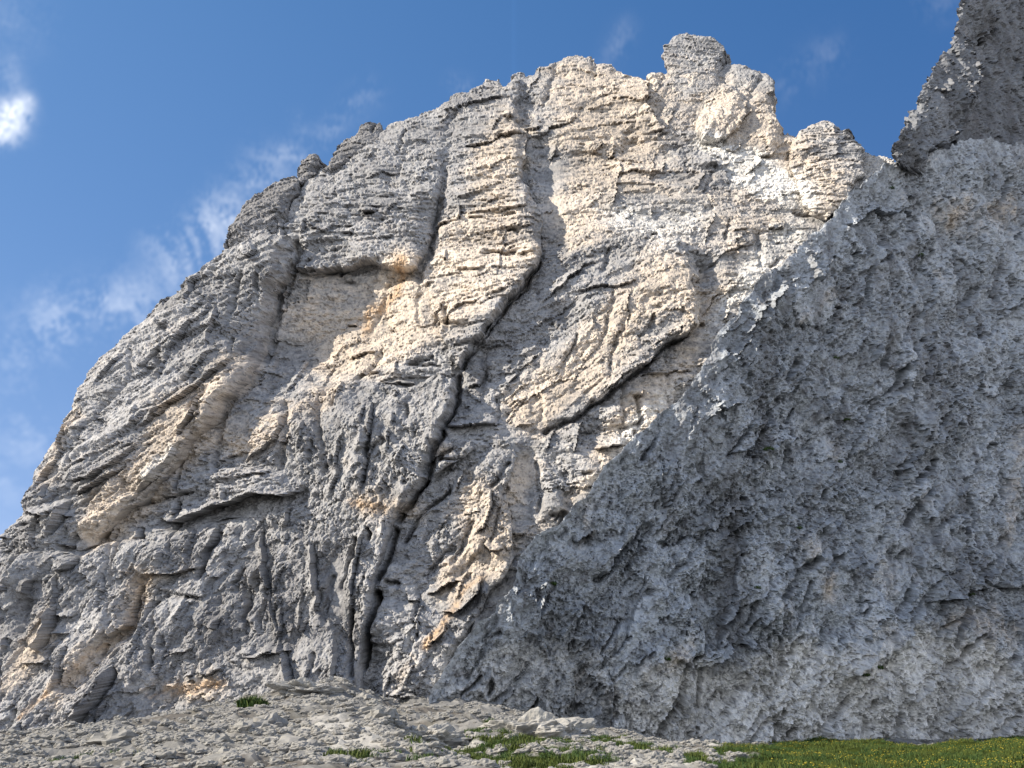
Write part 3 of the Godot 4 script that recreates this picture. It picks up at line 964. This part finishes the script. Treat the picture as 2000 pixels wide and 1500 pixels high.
	rock("summit_tower", "cream rock tower at the summit under the rounded head", "rock tower",
		[1262, 175, 1264, 150, 1267, 140, 1285, 136, 1307, 137, 1320, 118, 1400, 118, 1425, 119, 1440, 122, 1455, 130, 1477, 135, 1500, 144, 1509, 152, 1510, 170, 1509, 190, 1512, 205, 1515, 222, 1522, 240, 1527, 252, 1531, 275, 1515, 300, 1480, 305,
		1430, 290, 1380, 276, 1352, 264, 1335, 268, 1305, 256, 1275, 228],
		{"back": Vector3(0.3, 0.5, -0.8), "lift": [1340, 130, 2.6, 1500, 290, 0.3, 1300, 260, 0.3], "dir": 60.0, "stretch": 1.6, "round": 9.0, "rim": 1.8, "skirt": 12.0, "tint": 0.22, "step": 2.2, "strata": 0.15})
	rock("summit_crag", "rounded layered grey rock head, highest knob of the skyline", "rock knob",
		[1302, 148, 1307, 137, 1296, 120, 1291, 107, 1292, 95, 1302, 85, 1315, 76, 1335, 72, 1355, 73, 1382, 76, 1397, 85, 1412, 97, 1416, 112, 1413, 130, 1403, 142, 1398, 160, 1380, 200, 1340, 200, 1318, 175],
		{"back": Vector3(0.3, 0.5, -0.8), "lift": [1340, 80, 4.4, 1400, 80, 4.4, 1350, 180, 1.6], "strata": 0.8, "dir": -14.0, "stretch": 2.2, "round": 7.0, "rim": 1.4, "skirt": 8.0, "step": 2.0, "tint": 0.14})
	rock("summit_rib", "slanting pale rib in the middle of the summit tower", "rock rib",
		[1395, 158, 1425, 165, 1445, 180, 1452, 200, 1445, 235, 1430, 262, 1400, 275, 1370, 268, 1358, 240, 1370, 200],
		{"lift": [4.2], "dir": 66.0, "stretch": 2.0, "round": 12.0, "rim": 1.8, "step": 2.2, "tint": 0.12})
	rock("saddle_crag", "rounded crag with grey cap and layered tan right side in the notch", "rock crag",
		[1562, 258, 1575, 247, 1592, 242, 1612, 241, 1625, 244, 1642, 252, 1657, 262, 1670, 271, 1686, 282, 1691, 292, 1686, 307, 1690, 330, 1672, 345, 1664, 375, 1642, 400, 1612, 430, 1580, 415, 1560, 380, 1542, 330, 1540, 290],
		{"back": Vector3(0.3, 0.5, -0.8), "lift": [3.0], "strata": 1.0, "dir": 6.0, "stretch": 2.4, "round": 9.0, "rim": 2.0, "skirt": 10.0, "tint": 0.12, "step": 2.2})
	rock("pale_crag", "small bright white crag in the gap beside the dark buttress", "rock crag",
		[1670, 345, 1690, 312, 1696, 303, 1705, 292, 1717, 287, 1730, 297, 1750, 302, 1790, 330, 1770, 380, 1700, 400, 1660, 400],
		{"back": Vector3(0.3, 0.5, -0.8), "lift": [-3.0], "round": 9.0, "rim": 1.6, "skirt": 8.0, "step": 2.2, "grey": Vector3(0.52, 0.51, 0.50), "tint": 0.0, "strokes": false})
	rock("skyline_block", "long dark block of rock overhanging the sky on the left ridge", "rock crag",
		[447, 488, 445, 478, 450, 450, 462, 425, 475, 405, 500, 380, 540, 357, 575, 345, 586, 350, 582, 375, 566, 395, 560, 425, 545, 450, 505, 468, 470, 486],
		{"lift": [2.6], "dir": 40.0, "stretch": 2.2, "round": 8.0, "rim": 1.6, "skirt": 7.0, "step": 2.2, "grey": Vector3(0.26, 0.26, 0.27)})
	rock("skyline_crag", "small dark knob on the left ridge between block and fin", "rock knob",
		[580, 345, 582, 330, 592, 309, 605, 302, 620, 303, 627, 314, 618, 335, 602, 352, 586, 358],
		{"lift": [2.4], "round": 7.0, "rim": 1.4, "skirt": 5.0, "step": 2.0, "grey": Vector3(0.24, 0.24, 0.25)})
	rock("skyline_fin", "dark pointed fin of rock leaning out of the left ridge", "rock crag",
		[632, 335, 645, 304, 660, 285, 690, 260, 715, 240, 735, 235, 743, 247, 740, 268, 722, 290, 690, 305, 660, 330],
		{"lift": [2.4], "dir": 40.0, "stretch": 1.8, "round": 7.0, "rim": 1.4, "skirt": 6.0, "step": 2.0, "grey": Vector3(0.24, 0.24, 0.25)})
	rock("wedged_block", "tan tipped small block jammed in the gully, upper of the two", "rock block",
		[825, 893, 832, 870, 850, 855, 872, 848, 886, 856, 882, 872, 862, 888, 842, 898],
		{"lift": [3.6], "round": 7.0, "rim": 1.0, "skirt": 3.0, "step": 2.2})
	rock("wedged_block", "long grey block lying aslant in the gully, lower of the two", "rock block",
		[850, 932, 855, 908, 872, 888, 900, 868, 920, 860, 926, 876, 905, 896, 872, 916],
		{"lift": [3.4], "round": 7.0, "rim": 1.0, "skirt": 3.0, "step": 2.2})
	done.resize(jobs.size())
	var id := WorkerThreadPool.add_group_task(build_rock, jobs.size())
	WorkerThreadPool.wait_for_group_task_completion(id)
	for k in jobs.size():
		var o := MeshInstance3D.new()
		o.name = numbered(jobs[k].name)
		o.mesh = mesh_of(done[k][0], done[k][1], done[k][2])
		o.material_override = rock_material
		tag(o, jobs[k].label, jobs[k].category, "", "thing")
		add_child(o, true)


# ------------------------------------------------------------------ ground
var n_ground := FastNoiseLite.new()
var n_stone := FastNoiseLite.new()
var meadow := PackedVector2Array()
var patches: Array = []


func ground_base(x: float, z: float) -> float:
	var d := -z
	var s := smoothstep(-9.0, 15.0, x)
	if d < 0.0:
		return 0.13 * d
	var e := minf(d, 130.0)
	var left := smoothstep(-12.0, -32.0, x)
	return lerpf(0.15, 0.146, s) * e + lerpf(lerpf(0.0009, 0.00025, left), 0.00006, s) * e * e


func ground_height(x: float, z: float) -> float:
	var y := ground_base(x, z)
	var d := -z
	# the dirt spur in front of the gully
	var t := clampf((d - 24.0) / 34.0, 0.0, 1.0)
	var cx := lerpf(-1.5, -11.0, t)
	var off := x - cx
	var up := smoothstep(18.0, 40.0, d) * (1.0 - smoothstep(58.0, 66.0, d))
	y += up * (0.8 * exp(-off * off / (30.0 if off < 0.0 else 2.5)) - 0.7 * exp(-(off - 3.5) * (off - 3.5) / 5.0))
	var f := smoothstep(16.0, 36.0, d)
	y += 0.55 * n_ground.get_noise_2d(x * 0.35, z * 0.35) * f + 0.20 * n_ground.get_noise_2d(x * 1.6, z * 1.6)
	if f > 0.0 and d < 110.0:
		y += 0.10 * n_fine.get_noise_3d(x * 1.3, 3.0, z * 1.3) * f
	return y


func ground_point(px: float, py: float) -> Vector3:
	var r := ray(px, py)
	var t := 12.0
	while t < 170.0:
		var p := EYE + r * t
		if p.y < ground_base(p.x, p.z):
			return Vector3(p.x, ground_height(p.x, p.z), p.z)
		t += 0.25
	var q := EYE + r * 60.0
	return Vector3(q.x, ground_height(q.x, q.z), q.z)


func grass_share(x: float, z: float) -> float:
	var a := n_ground.get_noise_2d(x * 0.5 + 40.0, z * 0.5)
	var b := n_ground.get_noise_2d(x * 2.2, z * 2.2 + 70.0)
	var p := Vector2(x + a * 3.0, z + b * 3.0)
	var g := 0.0
	if Geometry2D.is_point_in_polygon(p, meadow):
		g = 1.0
	for e in patches:
		var q: Vector2 = p - e[0]
		var m := pow(q.dot(e[1]) / e[2], 2.0) + pow(q.dot(e[3]) / e[4], 2.0)
		g = maxf(g, clampf(1.6 - m * 1.2 + a * 0.8 + b * 0.7, 0.0, 1.0))
	return g


func ground() -> void:
	set_noise(n_ground, 15, FastNoiseLite.TYPE_SIMPLEX, 0.25, 5, 0.55)
	set_noise(n_stone, 16, FastNoiseLite.TYPE_CELLULAR, 1.3, 2, 0.5)
	n_stone.cellular_return_type = FastNoiseLite.RETURN_CELL_VALUE
	for q in [[1435, 1466], [1418, 1497], [1400, 1530], [2300, 1530], [2300, 1436], [2000, 1442], [1900, 1456], [1800, 1462], [1700, 1456], [1600, 1453], [1500, 1456]]:
		var p := ground_point(q[0], q[1])
		meadow.append(Vector2(p.x, p.z) * (1.09 if q[1] < 1463 and q[0] > 1436 else 1.0))
	for q in [[985, 1424, 26, 5], [930, 1452, 55, 7], [1060, 1448, 70, 10], [1180, 1446, 70, 9], [1010, 1466, 60, 8], [900, 1470, 60, 8], [1240, 1470, 60, 8], [1110, 1480, 60, 7], [660, 1494, 60, 6], [740, 1478, 20, 5], [1390, 1478, 40, 5], [1350, 1490, 30, 5],
			[240, 1488, 30, 5], [1450, 1455, 30, 4], [800, 1490, 40, 5]]:
		var c := ground_point(q[0], q[1])
		var away := Vector2(c.x, c.z)
		var deep := ground_point(q[0], q[1] - q[3])
		patches.append([away, Vector2(-away.y, away.x).normalized(), maxf(q[2] * away.length() / FOCAL, 0.5), away.normalized(), clampf(Vector2(deep.x, deep.z).distance_to(away), 0.6, 3.0)])
	var pale: Array = []
	for q in [[1150, 1432], [1250, 1444], [1330, 1452], [1300, 1470], [1380, 1466], [860, 1425], [650, 1448], [670, 1466], [1200, 1490], [1050, 1490]]:
		pale.append(ground_point(q[0], q[1]))
	var xs := PackedFloat32Array()
	var x := -46.0
	while x <= 76.0:
		xs.append(x)
		x += 0.26
	for k in 22:
		xs.append(xs[-1] * 1.0 + 4.0 * pow(1.35, k))
	var left := PackedFloat32Array()
	x = -46.0
	for k in 22:
		x -= 4.0 * pow(1.35, k)
		left.append(x)
	left.reverse()
	left.append_array(xs)
	xs = left
	var zs := PackedFloat32Array()
	var z := -12.0
	while z >= -104.0:
		zs.append(z)
		z -= 0.26
	for k in 16:
		zs.append(zs[-1] - 3.0 * pow(1.35, k))
	var front := PackedFloat32Array()
	z = -12.0
	for k in 26:
		z += 1.0 * pow(1.28, k)
		front.append(z)
	front.reverse()
	front.append_array(zs)
	zs = front
	var v := PackedVector3Array()
	var c := PackedColorArray()
	for j in zs.size():
		for i in xs.size():
			var gx := xs[i]
			var gz := zs[j]
			var y := ground_height(gx, gz)
			var g := grass_share(gx, gz) if gx > -46.0 and gx < 90.0 and gz < -14.0 and gz > -110.0 else 0.6 * smoothstep(0.2, 0.5, n_ground.get_noise_2d(gx * 0.1, gz * 0.1))
			var st := n_stone.get_noise_2d(gx, gz)
			var n1 := n_ground.get_noise_2d(gx * 0.7, gz * 0.7 - 30.0)
			if g < 0.5:
				y += 0.10 * maxf(st, 0.0)
			v.append(Vector3(gx, y, gz))
			var col := Vector3(0.18, 0.18, 0.178).lerp(Vector3(0.13, 0.125, 0.115), smoothstep(-0.1, 0.35, n1))
			col = col.lerp(Vector3(0.25, 0.25, 0.25), smoothstep(0.15, 0.7, st - n1 * 0.5) * 0.8)
			for e in pale:
				var pq := Vector2(gx + 2.0 * n1, gz) - Vector2(e.x, e.z)
				var pm := pq.length() / 3.2
				if pm < 1.6:
					col = col.lerp(Vector3(0.40, 0.395, 0.38), clampf(1.3 - pm + n1 * 0.8 + st * 0.4, 0.0, 0.9))
			col *= 1.0 + 1.5 * smoothstep(-14.0, 10.0, gz)  # ground out of view made paler, added bounce for the shaded rock
			col = col.lerp(Vector3(0.034, 0.046, 0.008), smoothstep(0.35, 0.6, g))
			c.append(Color(col.x, col.y, col.z))
	var nx := xs.size()
	var idx := PackedInt32Array()
	for j in zs.size() - 1:
		for i in nx - 1:
			var k := j * nx + i
			idx.append_array([k, k + nx, k + 1, k + 1, k + nx, k + nx + 1])
	var o := MeshInstance3D.new()
	o.name = "ground"
	o.mesh = mesh_of(v, c, idx)
	o.material_override = ground_material
	tag(o, "stony scree slope with bare earth below the cliff foot", "ground", "", "structure")
	add_child(o)


# ------------------------------------------------------------------ stones, grass, flowers, tuft
func stone_mesh(s: int, flat: float, fine := 10) -> ArrayMesh:
	var sphere := SphereMesh.new()
	sphere.radial_segments = fine * 2
	sphere.rings = fine
	var arrays := sphere.get_mesh_arrays()
	var v: PackedVector3Array = arrays[Mesh.ARRAY_VERTEX]
	var nn := FastNoiseLite.new()
	set_noise(nn, s, FastNoiseLite.TYPE_CELLULAR, 1.1, 1)
	nn.cellular_distance_function = FastNoiseLite.DISTANCE_MANHATTAN
	nn.cellular_return_type = FastNoiseLite.RETURN_DISTANCE
	var nf := FastNoiseLite.new()
	set_noise(nf, s + 1, FastNoiseLite.TYPE_SIMPLEX, 1.6, 3)
	var c := PackedColorArray()
	for k in v.size():
		var p := v[k] * 2.0
		var m := 1.0 - 0.6 * nn.get_noise_3dv(p) + 0.35 * nf.get_noise_3dv(p)
		if fine > 20:
			m += 0.10 * (n_bump.get_noise_3dv(p * 5.0 + Vector3.ONE * s) + n_fine.get_noise_3dv(p * 3.0)) - 0.12 * absf(nf.get_noise_3dv(p * Vector3(1.4, 2.2, 1.4)))
		p *= 0.5 * m
		p.y *= flat
		v[k] = p
		var t := (0.275 if fine < 20 else 0.34) + 0.12 * nf.get_noise_3dv(p * 4.0)
		c.append(Color(t, t * 0.985, t * 0.95))
	return mesh_of(v, c, arrays[Mesh.ARRAY_INDEX])


func place(called: String, mesh: Mesh, at: Vector3, size: Vector3, turn: float, label: String, category: String, group := "", m: Material = null) -> MeshInstance3D:
	var o := MeshInstance3D.new()
	o.name = numbered(called)
	o.mesh = mesh
	o.material_override = m if m else rock_material
	o.position = at
	o.rotation.y = turn
	o.scale = size
	tag(o, label, category, group)
	add_child(o, true)
	return o


func grass_clump(blades: int, tall: float, wide: float, s: int, tone := Color(0.018, 0.052, 0.006)) -> ArrayMesh:
	var r := RandomNumberGenerator.new()
	r.seed = s
	var v := PackedVector3Array()
	var c := PackedColorArray()
	var idx := PackedInt32Array()
	for b in blades:
		var a := r.randf() * TAU
		var root := Vector3(cos(a), 0, sin(a)) * wide * sqrt(r.randf())
		var lean := Vector3(r.randf_range(-1, 1), 0, r.randf_range(-1, 1)) * tall * 0.5
		var side := Vector3(r.randf_range(-1, 1), 0, r.randf_range(-1, 1)).normalized() * tall * 0.06
		var top := root + lean + Vector3.UP * tall * r.randf_range(0.6, 1.1) * (1.1 - 0.7 * root.length_squared() / (wide * wide))
		var mid := root + lean * 0.3 + Vector3.UP * tall * 0.5
		var k := v.size()
		v.append_array([root - side, root + side, mid - side * 0.8, mid + side * 0.8, top])
		var t := r.randf()
		var col := Color(tone.r + 0.030 * t, tone.g + 0.024 * t, tone.b)
		for q in 5:
			c.append(col)
		idx.append_array([k, k + 1, k + 2, k + 1, k + 3, k + 2, k + 2, k + 3, k + 4])
	return mesh_of(v, c, idx)


func many(called: String, mesh: Mesh, m: Material, where: Array, label: String, category: String) -> void:
	var mm := MultiMesh.new()
	mm.transform_format = MultiMesh.TRANSFORM_3D
	mm.mesh = mesh
	mm.instance_count = where.size()
	for k in where.size():
		mm.set_instance_transform(k, where[k])
	var o := MultiMeshInstance3D.new()
	o.name = called
	o.multimesh = mm
	o.material_override = m
	tag(o, label, category, "", "stuff")
	add_child(o)


func small_things() -> void:
	var leaf := StandardMaterial3D.new()
	leaf.vertex_color_use_as_albedo = true
	leaf.roughness = 0.8
	leaf.backlight = Color(0.06, 0.09, 0.02)
	leaf.cull_mode = BaseMaterial3D.CULL_DISABLED
	var spots: Array = []
	var straw: Array = []
	var yellow: Array = []
	var gravel: Array = []
	for k in 90000:
		var z := -rng.randf_range(24.0, 98.0)
		var x := rng.randf_range(-0.62, 0.70) * -z * 1.05
		var g := grass_share(x, z)
		var at := Vector3(x, ground_height(x, z), z)
		if g > 0.5:
			var s := rng.randf_range(0.6, 1.3)
			(straw if n_ground.get_noise_2d(x * 0.8 - 60.0, z * 0.8) + rng.randf_range(-0.15, 0.15) > 0.06 else spots).append(Transform3D(Basis(Vector3.UP, rng.randf() * TAU).scaled(Vector3(s, s, s)), at))
			var f := n_ground.get_noise_2d(x * 0.4 + 11.0, z * 0.4)
			if x > 8.0 and f > 0.04 and rng.randf() < 0.55:
				var fs := rng.randf_range(0.6, 1.4)
				yellow.append(Transform3D(Basis(Vector3.UP, rng.randf() * TAU).scaled(Vector3(fs, fs, fs)), at + Vector3.UP * rng.randf_range(0.14, 0.24)))
		elif k % 3 == 0:
			var gs := 0.06 + 0.36 * pow(rng.randf(), 3.0)
			gravel.append(Transform3D(Basis(Vector3.UP, rng.randf() * TAU).scaled(Vector3(gs * 1.3, gs, gs)), at + Vector3.UP * gs * 0.1))
	many("grass", grass_clump(16, 0.20, 0.22, 3), leaf, spots, "short green alpine grass on the meadow and in patches between the stones", "grass")
	var pale_leaf: StandardMaterial3D = leaf.duplicate()
	pale_leaf.albedo_color = Color(1.0, 0.95, 0.75)
	many("yellowish_grass", grass_clump(14, 0.24, 0.22, 5, Color(0.030, 0.064, 0.006)), pale_leaf, straw, "yellowish green grass growing in drifts across the meadow", "grass")
	var petals := StandardMaterial3D.new()
	petals.albedo_color = Color(0.60, 0.55, 0.15)
	petals.roughness = 0.7
	var head := SphereMesh.new()
	head.radius = 0.028
	head.height = 0.03
	head.radial_segments = 7
	head.rings = 3
	many("flowers", head, petals, yellow, "small yellow flowers scattered over the meadow grass", "flowers")
	many("gravel", stone_mesh(50, 0.7), rock_material, gravel, "loose pale pebbles and chips covering the scree", "gravel")
	# outcrops and boulders lying on the slope: x, y seen, width, height, depth
	var kinds := [stone_mesh(61, 0.6), stone_mesh(67, 0.7), stone_mesh(71, 0.55), stone_mesh(79, 0.75)]
	var n := 0
	for q in [[1055, 1432, 5.0, 2.0, 3.0, "low rounded grey outcrop at the cliff foot beside the first grass patch"],
			[210, 1412, 6.0, 2.4, 3.6, "broad low grey rock hump at the foot of the cliff, lower left"],
			[430, 1384, 4.2, 1.3, 2.6, "pale slabby ledge just left of the green tuft"],
			[600, 1378, 3.6, 1.2, 2.4, "pale slabby ledge just right of the green tuft"],
			[655, 1366, 1.6, 0.8, 1.4, "dark topped stone crowning the dirt spur"],
			[840, 1420, 5.0, 1.6, 3.0, "whitish mound of broken rock between spur and first grass"],
			[700, 1372, 3.0, 0.7, 2.0, "flat grey stone at the upper end of the dirt spur"]]:
		var at := ground_point(q[0], q[1])
		place("rock_outcrop", stone_mesh(90 + 2 * n, 0.6, 64), at - Vector3.UP * q[3] * 0.12, Vector3(q[2], q[3] * 1.5, q[4]), 0.2 * n, q[5], "rock")
		n += 1
	for k in 110:
		var px := rng.randf_range(20.0, 1420.0)
		var py := rng.randf_range(1400.0, 1492.0)
		if px < 500.0:
			py = rng.randf_range(1420.0, 1492.0)
		var at := ground_point(px, py)
		var s := (0.25 + 1.0 * pow(rng.randf(), 2.6)) * (0.7 if px > 800.0 else 1.0)
		place("boulder", kinds[k % 4], at, Vector3(s * rng.randf_range(1.0, 1.6), s, s), rng.randf() * TAU, "small pale limestone boulder loose on the scree " + ("at the far left" if px < 380.0 else "before the single green cushion" if px < 650.0 else "below the long dark gully" if px < 900.0 else "among the bottom grass patches"), "boulder", "boulders scattered on the scree")
	# small plants rooted in cracks of the shaded wall
	var wall: PackedVector3Array = done[1][0]
	for q in [[1742, 370], [1655, 822], [1640, 905], [1846, 428], [1716, 1306], [1692, 1322], [1560, 1035], [1900, 1162], [1500, 880], [1632, 700], [1076, 1142], [1300, 1290], [1800, 500], [1480, 1150]]:
		var r := ray(q[0], q[1]).normalized()
		var best := -1.0
		var spot := Vector3.ZERO
		for p in wall:
			var along := (p - EYE).normalized().dot(r)
			if along > best:
				best = along
				spot = p
		var s := rng.randf_range(0.6, 1.1)
		place("ledge_plant", grass_clump(90, 0.5, 0.45, 12), spot, Vector3(s, s * 0.8, s), rng.randf() * TAU, "small dark green plant rooted in a crack of the shaded right wall", "plant", "plants on the shaded wall", leaf)
	# the one green cushion on the rocks
	var t := ground_point(490, 1402)
	var tuft := grass_clump(700, 0.70, 0.75, 9)
	place("grass_tuft", tuft, t + Vector3.UP * 0.1, Vector3(1.0, 1.0, 1.0), 0.0, "single bright green cushion of grass among grey ledges, left of centre", "grass tuft", "", leaf)
